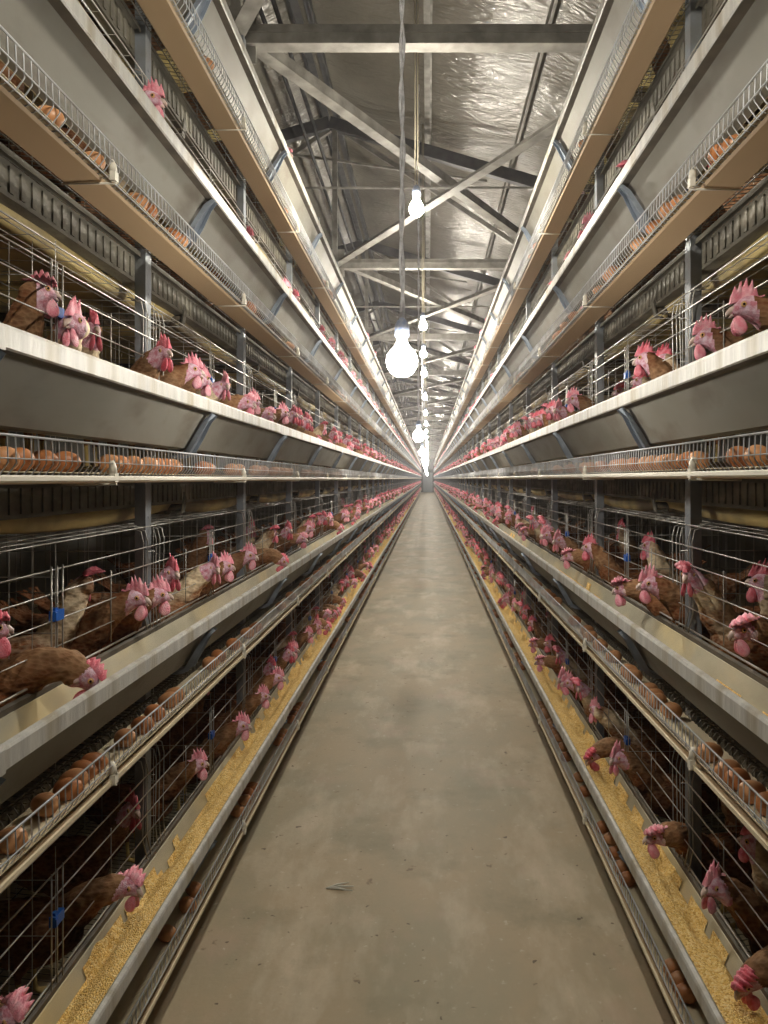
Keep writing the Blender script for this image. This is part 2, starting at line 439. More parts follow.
br0 = {}
for k, ty in enumerate(TY0):
    for nm, (x1, x2) in (('left', (XA, XB)), ('right', (XB, XA))):
        if nm not in br0:
            b = MB(); dz = .03 if nm == 'left' else -.035
            bar(b, (x1, .05, ZT + dz), (x2, 3.65, ZT + dz), .07, .006); bar(b, (x1 + .03, .05, ZT + dz + .03), (x2 + .03, 3.65, ZT + dz + .03), .006, .06)
            o = obj('cross_brace', b, M['steel'], loc=(0, ty, 0)); br0[nm] = o
        else:
            o = br0[nm].copy(); COL.objects.link(o); o.location = (0, ty, 0)
        tag(o, 'grey flat brace crossing bay %s from near %s to far %s' % (ordw(k + 1), nm, 'right' if nm == 'left' else 'left'), 'brace', 'horizontal cross braces between trusses')
for i, xx in enumerate([RX - .05, RX + .05, RX - .82, .0, .80, 1.62, RX - 1.66, 2.5, 3.4, -3.4]):
    dark = i < 2
    b = MB(); z = roofz(xx) - .075
    b.extr([(xx - .03, z + .035), (xx + .03, z + .035), (xx + .03, z - .035), (xx + .015, z - .035)] if i % 2 else [(xx + .03, z + .035), (xx - .03, z + .035), (xx - .03, z - .035), (xx - .015, z - .035)], YB, YEND + .5, th=.006)
    o = obj('roof_purlin', b, M['steel_d'] if dark else M['steel'])
    tag(o, ['dark ridge purlin running the whole roof, left of the pair', 'dark ridge purlin running the whole roof, right of the pair', 'grey purlin first to the left of the ridge', 'grey purlin first to the right of the ridge above the lamps',
            'grey purlin second to the right of the ridge', 'grey purlin third to the right of the ridge', 'grey purlin second to the left of the ridge', 'grey purlin fourth to the right of the ridge', 'grey purlin fifth to the right of the ridge', 'grey purlin third to the left of the ridge'][i], 'purlin', 'roof purlins')
# conduits under the ridge
for i, (dx, dz) in enumerate(((-.10, -.55), (.02, -.62))):
    b = MB(); b.tube([(RX + dx, YB, RZ + dz), (RX + dx, YEND, RZ + dz)], .014, 6)
    tag(obj('roof_conduit', b, M['steel_d']), 'thin dark conduit hung below the ridge, %s one' % ('left' if i == 0 else 'right'), 'pipe', 'conduits below the ridge')
# thin tension rods across
for k, ty in enumerate(TY):
    b = MB(); zz = ZT + .02
    b.tube([(-XW, ty + 1.85, zz + .0), (XW, ty + 1.85, zz)], .009, 5)
    tag(obj('tension_rod', b, M['steel']), 'thin steel rod across the roof in bay %s' % ordw(k + 1), 'rod', 'thin rods across the bays')

# ------------------------------------------------------------------ hanging bulbs
def bulb_fn(p):
    return p
def hang_lamp(x, y, z, twist, label):
    r = empty('hanging_bulb', (x, y, z)); tag(r, label, 'light bulb', 'hanging light bulbs')
    b = MB()
    prof = [(0, -.040), (.014, -.0385), (.025, -.032), (.034, -.018), (.0365, -.002), (.034, .012), (.025, .028), (.0165, .042), (.0135, .05)]
    n = 16
    if twist: prof = [(0, -.052), (.018, -.050), (.032, -.041), (.042, -.024), (.045, -.006), (.042, .010), (.032, .026), (.020, .038), (.015, .05)]
    for pr, pz in prof:
        for k in range(n): b.v.append((pr * math.cos(2 * PI * k / n), pr * math.sin(2 * PI * k / n), pz))
    for i in range(len(prof) - 1):
        for k in range(n):
            k2 = (k + 1) % n; b.face((i * n + k, i * n + k2, (i + 1) * n + k2, (i + 1) * n + k), 0, True)
    obj('glass_bulb', b, M['bulb_l' if twist else 'bulb_c'], r)
    b = MB(); b.tube([(0, 0, .046), (0, 0, .062), (0, 0, .066), (0, 0, .096), (0, 0, .11), (0, 0, .118)], [.015, .016, .021, .021, .014, .005], 14); obj('socket', b, M['socket'], r)
    top = roofz(x) - z - .12; b = MB(); nseg = 60 if y < 12 else 8
    if twist:
        for ph in (0, PI):
            b.tube([(math.cos(ph + i * .9) * .005 + .004 * noise.noise(Vector((i * .3, 0, 0))), math.sin(ph + i * .9) * .005, .11 + (top - .11) * i / nseg) for i in range(nseg + 1)],
                   [.0035 + .003 * abs(noise.noise(Vector((i * .7, ph, 3)))) for i in range(nseg + 1)], 6)
    else:
        b.tube([(-.006, 0, .11)] + [(-.007, 0, top * .5)] + [(-.006, 0, top)], .003, 6)
        b.tube([(.006, 0, .11)] + [(.007, 0, top * .5)] + [(.006, 0, top)], .003, 6)
    obj('cord', b, M['cable'] if twist else M['cable_y'], r)
lows = [(-.075, 2.22 + 3.9 * k, H + .345) for k in range(0, 20)]
highs = [(-.058, 3.85, H + 1.35), (-.045, 6.8, H + 1.35), (-.05, 8.35, H + 1.35), (-.05, 9.9, H + 1.35), (-.05, 12.8, H + 1.35)] + [(-.05, 12.8 + 3.1 * k, H + 1.35) for k in range(1, 22)] + [(-.05, .6, H + 1.35)]
for i, (x, y, z) in enumerate(sorted(lows, key=lambda a: a[1])):
    hang_lamp(x, y, z, True, 'glowing bulb on a low dusty twisted cord, %s of the low bulbs' % ordw(i + 1))
for i, (x, y, z) in enumerate(sorted(highs, key=lambda a: a[1])):
    hang_lamp(x, y, z, False, 'glowing bulb hung high on a pale double cord, %s of the high bulbs' % ordw(i + 1))

# ------------------------------------------------------------------ long equipment, local (u, y, z) with origin on the trough lip
def place_long(name, A, mats, side, t, parent=None):
    if isinstance(A, MB): A = A.arr()
    if side == 'left': A = mirror(A)
    o = obj(name, A, mats, parent)
    if parent is None: o.location = (X(side, 0), 0, lip(side, t))
    return o
UB = .142       # back edge of trough
def curve(t0, t1, r, cx, cz, n=5):
    return [(cx + r * math.cos(t0 + (t1 - t0) * i / n), cz + r * math.sin(t0 + (t1 - t0) * i / n)) for i in range(n + 1)]
for side in SIDES:
    ps = posts(side)
    for t in range(5):
        root = empty('feed_trough', (X(side, 0), 0, lip(side, t)))
        tag(root, 'long galvanised feed trough on the %s row, %s tier%s' % (side, ORD[t], ', filled with yellow feed' if t == 0 else ''), 'feed trough', 'long feed troughs')
        b = MB()
        b.extr([(.010, -.004), (.026, -.036), (.029, -.042), (.084, -.146), (.102, -.150)], Y0, YEND, th=.0015)
        place_long('trough_body', b, M['sheet'], side, t, root)
        b = MB(); b.extr([(.101, -.1515), (UB, -.035), (UB + .006, -.033)], Y0, YEND, th=.0015); place_long('back_plate', b, M['dusty'], side, t, root)
        b = MB()
        b.extr([(.016, -.006), (.010, .0), (.002, -.001), (0, -.006), (0, -.036), (.003, -.038)], Y0, YEND, th=.0012)
        for y in ps[::2]: b.box(-.0015, .001, y - .02, y + .12, -.041, -.004)
        place_long('rim', b, M['lip'], side, t, root)
        b = MB(); b.box(.0035, .0275, Y0, YEND, -.039, -.030); place_long('shade_seam', b, M['dark'], side, t, root)  # dark strip colours in the shaded, dusty gap under the rim
        # brackets: folded strap following the trough down to the tray
        bb = MB(); w0, w1 = .010, .030
        P = [(.002, -.042), (.022, -.062), (.050, -.112), (.078, -.160), (.10, -.170), (.125, -.172)]
        W = [w0, .018, .028, w1, w1, w1]
        k0 = len(bb.v)
        for (pu, pz), w in zip(P, W):
            for e in (-1, 1):
                bb.v.append((pu, e * w, pz)); bb.v.append((pu + .004, e * w, pz - .001 if False else pz + .002))
        for i in range(len(P) - 1):
            a = k0 + i * 4; c = a + 4
            bb.face((a, a + 2, c + 2, c)); bb.face((a + 1, c + 1, c + 3, a + 3)); bb.face((a, c, c + 1, a + 1)); bb.face((a + 2, a + 3, c + 3, c + 2))
        # raised flanges
        for e in (-1, 1):
            for i in range(len(P) - 1):
                (u1, z1), (u2, z2) = P[i], P[i + 1]; y1, y2 = e * W[i], e * W[i + 1]
                o_ = len(bb.v); q = .009
                for (uu, zz, yy) in ((u1, z1, y1), (u2, z2, y2)):
                    bb.v.append((uu, yy, zz)); bb.v.append((uu - q, yy, zz - q * .6)); bb.v.append((uu - q, yy + e * .0015, zz - q * .6)); bb.v.append((uu, yy + e * .0015, zz))
                for q4 in ((0, 1, 5, 4), (3, 7, 6, 2), (1, 2, 6, 5)): bb.face([o_ + s_ for s_ in q4])
        A = bb.arr()
        if side == 'left': A = mirror(A)
        me = mk('bracket', A, M['blueg'])
        for y in ps:
            o = obj('bracket', me, None, root); o.location = (0, y + .10, 0)
        # ---------------- egg tray
        er = empty('egg_tray', (X(side, 0), 0, lip(side, t)))
        tag(er, 'long egg tray with wire lip and belt below the %s trough, %s row' % (ORD[t], side), 'egg tray', 'long egg trays')
        b = MB(); b.extr([(.034, -.238), (.034, -.245), (.134, -.247), (.140, -.240)] if t < 2 else [(.052, -.241), (.056, -.245), (.134, -.247), (.140, -.240)], Y0, YEND, th=.002); place_long('board', b, M['board'], side, t, er)
        b = MB(); b.extr([(.038 if t < 2 else .046, -.2275), (.124, -.2290)], Y0, YEND, th=-.002); place_long('egg_belt', b, M['belt'], side, t, er)
        if t < 2:
            b = MB(); b.box(.0285, .0335, Y0, YEND, -.246, -.237); place_long('edge_strip', b, M['belt'], side, t, er)
        if t == 2:
            b = MB(); b.extr([(.026, -.234), (.023, -.236), (.023, -.241), (.028, -.244)], Y0, YEND, th=.002); place_long('edge_strip', b, M['clip'], side, t, er)
        # wires of the lip
        wb = MB(); wb.tube([(.033, 0, -.168), (.031, 0, -.212), (.045, 0, -.232), (.066, 0, -.238)], .0016, 3, cap=False)
        near = tile(wb.arr(), [(0, y, 0) for y in np.arange(Y0, 26, .025)])
        wb2 = MB(); wb2.tube([(.033, 0, -.168), (.031, 0, -.212), (.045, 0, -.232)], .0022, 3, cap=False)
        far = tile(wb2.arr(), [(0, y, 0) for y in np.arange(26, YEND, .10)])
        b = MB(); b.tube([(.032, Y0, -.167), (.032, YEND, -.167)], .0024, 5); b.tube([(.029, Y0, -.205), (.029, YEND, -.205)], .0016, 4); b.tube([(.046, Y0, -.2335), (.046, YEND, -.2335)], .0018, 4)
        place_long('wire_lip', merge([near, far, b.arr()]), M['wire_b'], side, t, er)
        wb = MB(); wb.tube([(.128, 0, -.236), (.122, 0, -.221), (.130, 0, -.209), (.146, 0, -.214), (.16, 0, -.226)], .0018, 3, cap=False)
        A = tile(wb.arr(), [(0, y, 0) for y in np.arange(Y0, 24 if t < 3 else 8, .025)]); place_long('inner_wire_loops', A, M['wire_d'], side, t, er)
        cb = MB(); cb.box(.022, .034, -.009, .009, -.246, -.226); cb.tube([(.030, 0, -.228), (.031, 0, -.212), (.034, 0, -.200)], [.009, .008, .005], 8); cb.tube([(.022, 0, -.25), (.14, 0, -.2515)], .0025, 5)
        A = cb.arr()
        if side == 'left': A = mirror(A)
        me = mk('tray_clip', A, M['clip'])
        for y in ps:
            o = obj('tray_clip', me, None, er); o.location = (0, y - (.58 if side == 'left' else .43), 0)
        # ---------------- beam under each tier
        b = MB(); b.extr([(.232, .400), (.198, .400), (.198, .330), (.232, .330)], Y0, YEND, th=.003)
        b.extr([(.197, .404), (.180, .412), (.180, .400)], Y0, YEND, th=.003)
        rb = MB(); rb.box(.1915, .1985, 0, .016, .338, .392); rid = tile(rb.arr(), [(0, y, 0) for y in np.arange(Y0, 14, .045)])
        o = place_long('support_beam', merge([b.arr(), rid]), M['beam'], side, t)
        tag(o, 'dusty ribbed steel beam above the %s tier cages, %s row' % (ORD[t], side), 'beam', 'long support beams')
        # ---------------- manure belt
        root = empty('manure_belt', (X(side, 0), 0, lip(side, t)))
        tag(root, 'sagging yellowish manure belt above the %s tier cages, %s row' % (ORD[t], side), 'manure belt', 'manure belts')
        b = MB(); ys = list(np.arange(Y0, 20, .06)) + list(np.arange(20, YEND, .6)); us = [.262, .240, .231, .238, .262, .45, .95]; zsec = [-.045, -.040, -.018, .002, .004, 0, 0]
        y00 = ps[0] + .42
        for y in ys:
            ph = ((y - y00) / DS) % 1.0
            dip = (math.sin(PI * ph) ** 1.5) * (.026 + .02 * noise.noise(Vector((y * .7, t * 3.1, 0 if side == 'left' else 9))))
            for i, u in enumerate(us):
                ed = (1 - min(1, (u - .235) / .45))
                zz = .348 - dip * (.35 + .65 * ed) + zsec[i]
                b.vert((u + .012 * noise.noise(Vector((y * 2, t, 5))) * ed, y, zz))
        n = len(us)
        for j in range(len(ys) - 1):
            for i in range(n - 1): b.face((j * n + i, j * n + i + 1, (j + 1) * n + i + 1, (j + 1) * n + i), 0, True)
        nv = len(b.v)
        for vtx in list(b.v): b.v.append((vtx[0], vtx[1], vtx[2] - .004))
        for j in range(len(ys) - 1):
            for i in range(n - 1): b.face((nv + j * n + i, nv + (j + 1) * n + i, nv + (j + 1) * n + i + 1, nv + j * n + i + 1), 0, True)
            b.face((j * n, (j + 1) * n, nv + (j + 1) * n, nv + j * n))
        place_long('belt', b, M['mbelt'], side, t, root)
        cb = MB(); cb.tube([(.20, 0, .312), (.24, 0, .312), (.245, 0, .312), (.95, 0, .312)], [.012, .012, .024, .024], 10)
        A = cb.arr(); A = mirror(A) if side == 'left' else A; mr_ = mk('roller', A, M['dirt'])
        cb = MB(); cb.extr([(.205, .385), (.192, .34), (.20, .295), (.222, .29)], -.014, .014, th=.004); A = cb.arr(); A = mirror(A) if side == 'left' else A; mh_ = mk('hanger', A, M['beam'])
        for i, y in enumerate(ps):
            yy = y + .42
            o = obj('roller', mr_, None, root); o.location = (0, yy, 0)
            if i < 40: o = obj('hanger', mh_, None, o)
    # posts
    pm = MB(); top = lip(side, 4) + .34 + .08
    pm.extr([(.168, 0), (.148, 0)], 0, 1) if False else None
    prof = [(.160, -.022), (.150, .022), (.180, .022), (.180, -.022)]
    bb = MB()
    def vextr(mb, prof, z0, z1, th):
        P = [Vector((a, c, 0)) for a, c in prof]; off = []
        for i, p in enumerate(P):
            d = (P[min(i + 1, len(P) - 1)] - P[max(i - 1, 0)]).normalized(); off.append((p.x + d.y * th, p.y - d.x * th))
        full = list(prof) + off[::-1]; n = len(full); b0 = len(mb.v)
        for z in (z0, z1):
            for a, c in full: mb.v.append((a, c, z))
        for i in range(n): mb.face((b0 + i, b0 + (i + 1) % n, b0 + n + (i + 1) % n, b0 + n + i))
        for q in (0, n):
            for i in range(n // 2 - 1): mb.face((b0 + q + i, b0 + q + i + 1, b0 + q + n - 2 - i, b0 + q + n - 1 - i))
    vextr(bb, [(.195, -.021), (.167, -.021), (.167, .021), (.195, .021)], 0, top, -.003)
    for t in range(5):
        z = lip(side, t)
        for dz in (.18, .24, .30): bb.tube([(.1630, 0, z + dz), (.168, 0, z + dz)], .005, 6)
    A = bb.arr(); A = mirror(A) if side == 'left' else A; me = mk('cage_post', A, M['galv'])
    for i, y in enumerate(ps):
        r = obj('cage_post', me, None, loc=(X(side, 0), y, 0)); tag(r, 'galvanised upright post of the %s row, %s from the camera' % (side, ordw(i + 1)), 'post', 'cage posts')
    # base plates on floor as part meshes
    bp = MB(); bp.box(.13, .20, -.04, .04, 0, .006); A = bp.arr(); A = mirror(A) if side == 'left' else A; me2 = mk('foot_plate', A, M['galv'])
    for o in [o for o in list(COL.objects) if o.name.startswith('cage_post') and o.data == me][:30]:
        obj('foot_plate', me2, None, o)

# ------------------------------------------------------------------ wire cages, unit = post to post
UF = .150
def cage_meshes():
    R = {}
    b = MB()
    for z, r in ((-.008, .0028), (.050, .0016), (.108, .0018), (.166, .0020), (.217, .0020)):
        b.tube([(UF, 0, z), (UF, DS, z)], r, 4)
    def door(y, dy):
        b.tube([(UF - .004, y, -.018), (UF + .006, y + dy, .045), (UF + .003, y + dy, .23), (UF + .010, y + dy, .262), (UF + .05, y + dy, .274)], .0019, 4)
    for y, dy in ((.022, .010), (.05, .012), (.085, .014), (DS - .03, -.008), (DS - .06, -.010)): door(y, dy)
    for y in (.565, .59, .615): b.tube([(UF - .004, y, -.02), (UF - .004, y, .225)], .0018, 4)
    for y in (.30, .88): b.tube([(UF, y, .0), (UF, y, .18)], .0016, 4)
    R['front_grid'] = (b.arr(), 'wire')
    b = MB()
    for u, z in ((.165, .272), (.19, .276), (.235, .278), (.28, .28), (.36, .28), (.48, .28), (.60, .28)): b.tube([(u, 0, z), (u, DS, z)], .0013 if u > .17 else .002, 4)
    for i in range(12): b.tube([(.163, .05 + i * .1, .272), (.60, .05 + i * .1, .28)], .0011, 3)
    R['top_grid'] = (b.arr(), 'wire')
    b = MB()
    for i in range(47): b.tube([(.145, .0125 + i * .025, -.232), (.60, .0125 + i * .025, -.178)], .0013, 3, cap=False)
    for u in (.16, .30, .44, .58): b.tube([(u, 0, -.235 + (u - .145) * .12), (u, DS, -.235 + (u - .145) * .12)], .0019, 3)
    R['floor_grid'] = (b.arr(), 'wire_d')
    for nm, y in (('partition', 0.0), ('partition', .59)):
        b = MB()
        for i in range(10): b.tube([(.15 + i * .05, y, -.22), (.15 + i * .05, y, .272)], .0012, 3, cap=False)
        for z in (-.1, .08, .2): b.tube([(.145, y, z), (.60, y, z)], .0014, 3)
        R[nm + str(y)] = (b.arr(), 'wire')
    b = MB()
    for i in range(15): b.tube([(.60, .04 + i * .078, -.18), (.60, .04 + i * .078, .27)], .0012, 3, cap=False)
    for z in (-.1, .0, .1, .2): b.tube([(.60, 0, z), (.60, DS, z)], .0014, 3)
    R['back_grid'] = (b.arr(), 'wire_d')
    b = MB(); b.box(UF - .010, UF + .004, .570, .610, .108, .130); b.box(UF - .007, UF + .002, .576, .588, .130, .136); b.box(UF - .013, UF - .010, .568, .580, .111, .127)
    R['drinker_clip'] = (b.arr(), 'blue')
    return R
CM = cage_meshes(); CMESH = {}
for side in SIDES:
    for k, (A, m) in CM.items():
        CMESH[side, k] = mk(k.rstrip('.059') if k.startswith('part') else k, mirror(A) if side == 'left' else A, M[m])
NCAGE = 30
for side in SIDES:
    ps = posts(side); farA = []
    for t in range(5):
        for i, y in enumerate(ps[:NCAGE]):
            r = empty('hen_cage', (X(side, 0), y, lip(side, t)))
            tag(r, 'wire hen cage, %s row, %s tier, %s cage from the camera' % (side, ORD[t], ordw(i + 1)), 'cage', 'wire hen cages')
            for k in CM:
                if i > 12 and k in ('drinker_pipe',): continue
                obj('partition' if k.startswith('part') else k, CMESH[side, k], None, r)
LOW = merge([CM[k][0] for k in ('front_grid', 'top_grid', 'drinker_clip')]); LOW[3] = np.concatenate([np.full(len(CM[k][0][2]), i, dtype=np.int32) for i, k in ((0, 'front_grid'), (0, 'top_grid'), (1, 'drinker_clip'))])
parts = []
for side in SIDES:
    A = mirror(LOW) if side == 'left' else LOW
    parts.append(tile(A, [(X(side, 0), y, lip(side, t)) for t in range(5) for y in posts(side)[NCAGE:]]))
o = obj('distant_hen_cages', merge(parts), [M['wire'], M['blue']]); tag(o, 'far run of small wire hen cages toward the end of the house', 'cages', kind='stuff')

# front base rail of the cages (dark tube behind the trough)
for side in SIDES:
    for t in range(5):
        b = MB(); b.extr([(.1445, -.034), (.1445, -.022), (.152, -.018), (.158, -.024), (.158, -.034)], Y0, YEND, closed=True)
        tag(place_long('base_rail', b, M['dark'], side, t), 'dark rail along the foot of the %s tier cages, %s row' % (ORD[t], side), 'rail', 'dark base rails')

# ------------------------------------------------------------------ feed
def feed(side, t, level, amp, seed):
    b = MB(); CL = []; ys = list(np.arange(Y0, 6, .012)) + list(np.arange(6, 16, .03)) + list(np.arange(16, YEND, .25)); nu = 14
    for y in ys:
        for i in range(nu):
            u = .018 + (.134 - .018) * i / (nu - 1)
            n1 = noise.noise(Vector((y * 2.1, seed, u * 5))); n2 = noise.noise(Vector((y * 9, u * 30, seed))); n3 = noise.noise(Vector((y * 40, u * 90, seed)))
            z = level + amp * n1 + .010 * n2 + .0025 * n3
            z -= max(0, (u - .070)) * (.45 + 1.3 * n2 + .8 * n1)
            # stay inside the trough shell
            fl = (-.036 - (u - .029) * 1.89 if u < .084 else (-.142 if u < .102 else -.142 + (u - .102) / .040 * .115))
            CL.append(z <= fl + .001); z = max(z, fl + .001); z = min(z, -.012)
            u = max(u, .030) if z < -.036 else u
            b.vert((u, y, z))
    for j in range(len(ys) - 1):
        for i in range(nu - 1):
            q = (j * nu + i, j * nu + i + 1, (j + 1) * nu + i + 1, (j + 1) * nu + i)
            if not (CL[q[0]] and CL[q[1]] and CL[q[2]] and CL[q[3]]): b.face(q, 0, True)
    o = place_long('chicken_feed', b, M['feed'], side, t)
    tag(o, 'yellow meal feed heaped in the %s trough of the %s row' % (ORD[t], side), 'feed', kind='stuff')
for side, sd in (('left', 1.3), ('right', 7.7)):
    feed(side, 0, -.046, .016, sd)
    feed(side, 1, -.092, .085, sd + 3)

# ------------------------------------------------------------------ eggs
def egg_mesh(name, m, nu=16, nv=12):
    b = MB(); b.ell((0, 0, 0), (.0285, .0222, .0222), nu=nu, nv=nv, f=lambda p: Vector((p.z, p.y * (1 - .13 * p.z), p.x * (1 - .13 * p.z)))); return mk(name, b, m)
EG = [egg_mesh('egg', M['egg']), egg_mesh('egg', M['eggp'])]
UE = .066
def egg_y(side, px): return 770 * ((XL if side == 'left' else XR) + UE) / abs(px - 428)
EGGPX = {('left', 1): [8, 50, 68, 74, 85, 97, 127, 142, 156, 171, 177, 214, 222, 236, 249, 255, 280, 292, 305, 309, 318, 322, 331, 340, 344],
         ('right', 1): [711, 730, 739, 752, 765, 668, 658, 653, 647, 632, 627, 612, 600, 591, 585, 575, 555, 550, 546, 538, 534, 520, 515, 509],
         ('left', 2): [6, 24, 50, 68, 112, 122, 131, 147, 157, 165, 172, 201, 210, 232, 238],
         ('right', 2): [756, 742, 695, 690, 672, 662, 652, 644, 635, 622, 616, 600, 590, 584],
         ('left', 0): [171, 187, 196, 240], ('right', 0): [685, 680, 674, 628, 622, 615, 608, 602, 584, 577, 567, 562],
         ('left', 3): [138, 148, 50, 96], ('right', 3): [730, 726, 677, 671, 655, 640], ('left', 4): [], ('right', 4): []}
eggs = []
for (side, t), pxs in EGGPX.items():
    last = 1.0; ylist = []
    for px in sorted(pxs, key=lambda p: -abs(p - 428)):
        y = egg_y(side, px)
        if ylist and y - ylist[-1] < .047: y = ylist[-1] + .047
        ylist.append(y)
    y = (max(ylist) if ylist else 1.5) + rng.uniform(.1, .4)
    while y < YEND - 1:
        for _ in range(rng.choice((1, 2, 2, 3, 4, 5))):
            ylist.append(y); y += rng.uniform(.048, .075)
            if t > 2 and rng.random() < .5: break
        y += rng.choice((.06, .15, .3, .5, .8)) * (1 if t < 3 else 2.6)
    eggs += [(y, side, t) for y in ylist]
eggs.sort(key=lambda e: e[0]); cnt = {}
AP = merge([])if False else None
lowegg = MB(); lowegg.ell((0, 0, 0), (.028, .022, .022), nu=6, nv=4); lowegg = lowegg.arr(); far_off = []
for n, (y, side, t) in enumerate(eggs):
    u = UE + rng.uniform(-.004, .012); z = lip(side, t) - .2275 + .0222
    if n < 300:
        o = obj('egg', rng.choice(EG), None, loc=(X(side, u), y, z)); o.rotation_euler = (rng.uniform(-.2, .2), rng.uniform(-.12, .12), rng.choice((0, PI)) + rng.uniform(-.45, .45))
        k = cnt[side, t] = cnt.get((side, t), 0) + 1
        tag(o, 'brown egg on the %s row egg belt, %s tier, %s from the camera' % (side, ORD[t], ordw(k)), 'egg', 'brown eggs on the belts')
    else: far_off.append((X(side, u), y, z))
tag(obj('distant_eggs', tile(lowegg, far_off), M['egg']), 'far brown eggs lying on the belts toward the end', 'eggs', kind='stuff')

# ------------------------------------------------------------------ hens
def bez(P, n):
    out = []
    m = len(P) - 1
    for i in range(n + 1):
        s_ = i / n * m; k = min(int(s_), m - 1); f = s_ - k
        p0 = P[max(k - 1, 0)]; p1 = P[k]; p2 = P[k + 1]; p3 = P[min(k + 2, m)]
        out.append(tuple(.5 * ((2 * p1[j]) + (-p0[j] + p2[j]) * f + (2 * p0[j] - 5 * p1[j] + 4 * p2[j] - p3[j]) * f * f + (-p0[j] + 3 * p1[j] - 3 * p2[j] + p3[j]) * f ** 3) for j in range(len(p1))))
    return out
def head_rot(yaw, pitch, roll=0): return Matrix.Rotation(yaw, 3, 'Z') @ Matrix.Rotation(pitch, 3, 'Y') @ Matrix.Rotation(roll, 3, 'X')
HS = 1.1
def comb_mb(R, C, kind, lowp=False):
    """serrated blade in the head frame: x forward, z up"""
    b = MB(); npt = 6
    base = []; topp = []
    n = 26 if not lowp else 10
    for i in range(n + 1):
        f = i / n; x = .030 - .062 * f
        hgt = .033 * math.sin(PI * min(1, f * 1.05 + .12)) ** .7 * (1.15 if kind != 'small' else .75)
        saw = abs(((f * npt) % 1) - .5) * 2
        h = hgt * (.55 + .55 * (1 - saw) ** 1.3) + .003
        base.append((x, .008 if f > .1 else .004)); topp.append((x - .010 * (h / .03), h))
    flop = {'flop_l': 1, 'flop_r': -1}.get(kind, 0)
    L = 4
    for i in range(n + 1):
        for sgn in (1, -1):
            for j in range(L):
                g = j / (L - 1); x = base[i][0] * (1 - g) + topp[i][0] * g; z = topp[i][1] * g
                th = .0050 * (1 - g) ** .6 + .0010
                yv = .003 * math.sin(i * .5) * g
                if flop:
                    a = g * g * 1.5; hh = topp[i][1] * g; z = .002 + hh * math.cos(a * .9); yv += flop * hh * math.sin(a)
                b.v.append(tuple(C + R @ Vector((x, yv + sgn * th, z + .012))))
    st = 2 * L
    for i in range(n):
        for j in range(L - 1):
            a = i * st + j; b.face((a, a + st, a + st + 1, a + 1), 0, True)
            a = i * st + L + j; b.face((a, a + 1, a + st + 1, a + st), 0, True)
        b.face((i * st + L - 1, (i + 1) * st + L - 1, (i + 1) * st + 2 * L - 1, i * st + 2 * L - 1), 0, True)
    for i in (0, n):
        b.face([i * st + j for j in range(L)] + [i * st + L + j for j in reversed(range(L))])
    return b
def head_parts(C, yaw, pitch, kind, low=False):
    R = head_rot(yaw, pitch) * HS; C = Vector(C); P = []
    q = 5 if low else 10
    P.append(('comb', comb_mb(R, C, kind, low), 'comb'))
    for sgn in (1, -1):
        w = MB()
        w.ell(C + R @ Vector((.022, sgn * .008, -.030)), (.0125, .0042, .0185), R @ Matrix.Rotation(sgn * .15, 3, 'X'), nu=q, nv=max(4, q - 2), f=lambda p: Vector((p.x * (1 - .3 * p.z), p.y, p.z)))
        P.append(('wattle', w, 'comb'))
    bk = MB()
    pts = [C + R @ Vector(a) for a in ((.022, 0, .001), (.030, 0, .000), (.037, 0, -.004), (.041, 0, -.010))]
    bk.tube(pts, [.0085, .0072, .0045, .0008], 8 if not low else 4)
    pts = [C + R @ Vector(a) for a in ((.020, 0, -.008), (.029, 0, -.009), (.036, 0, -.012))]
    bk.tube(pts, [.007, .0045, .0010], 8 if not low else 4)
    P.append(('beak', bk, 'beak'))
    for sgn in (1, -1):
        if not low:
            e = MB(); e.ell(C + R @ Vector((.009, sgn * .0150, .004)), (.0058, .0030, .0058), R, nu=10, nv=8)
            A1 = e.arr(); e2 = MB(); e2.ell(C + R @ Vector((.0092, sgn * .0166, .004)), (.0030, .0020, .0030), R, nu=8, nv=6); A2 = e2.arr(); A2[3][:] = 1
            P.append(('eye', merge([A1, A2]), 'iris'))
            l = MB(); l.ell(C + R @ Vector((-.010, sgn * .0155, -.009)), (.0062, .0028, .0085), R, nu=8, nv=6); P.append(('ear_lobe', l, 'lobe'))
    return P
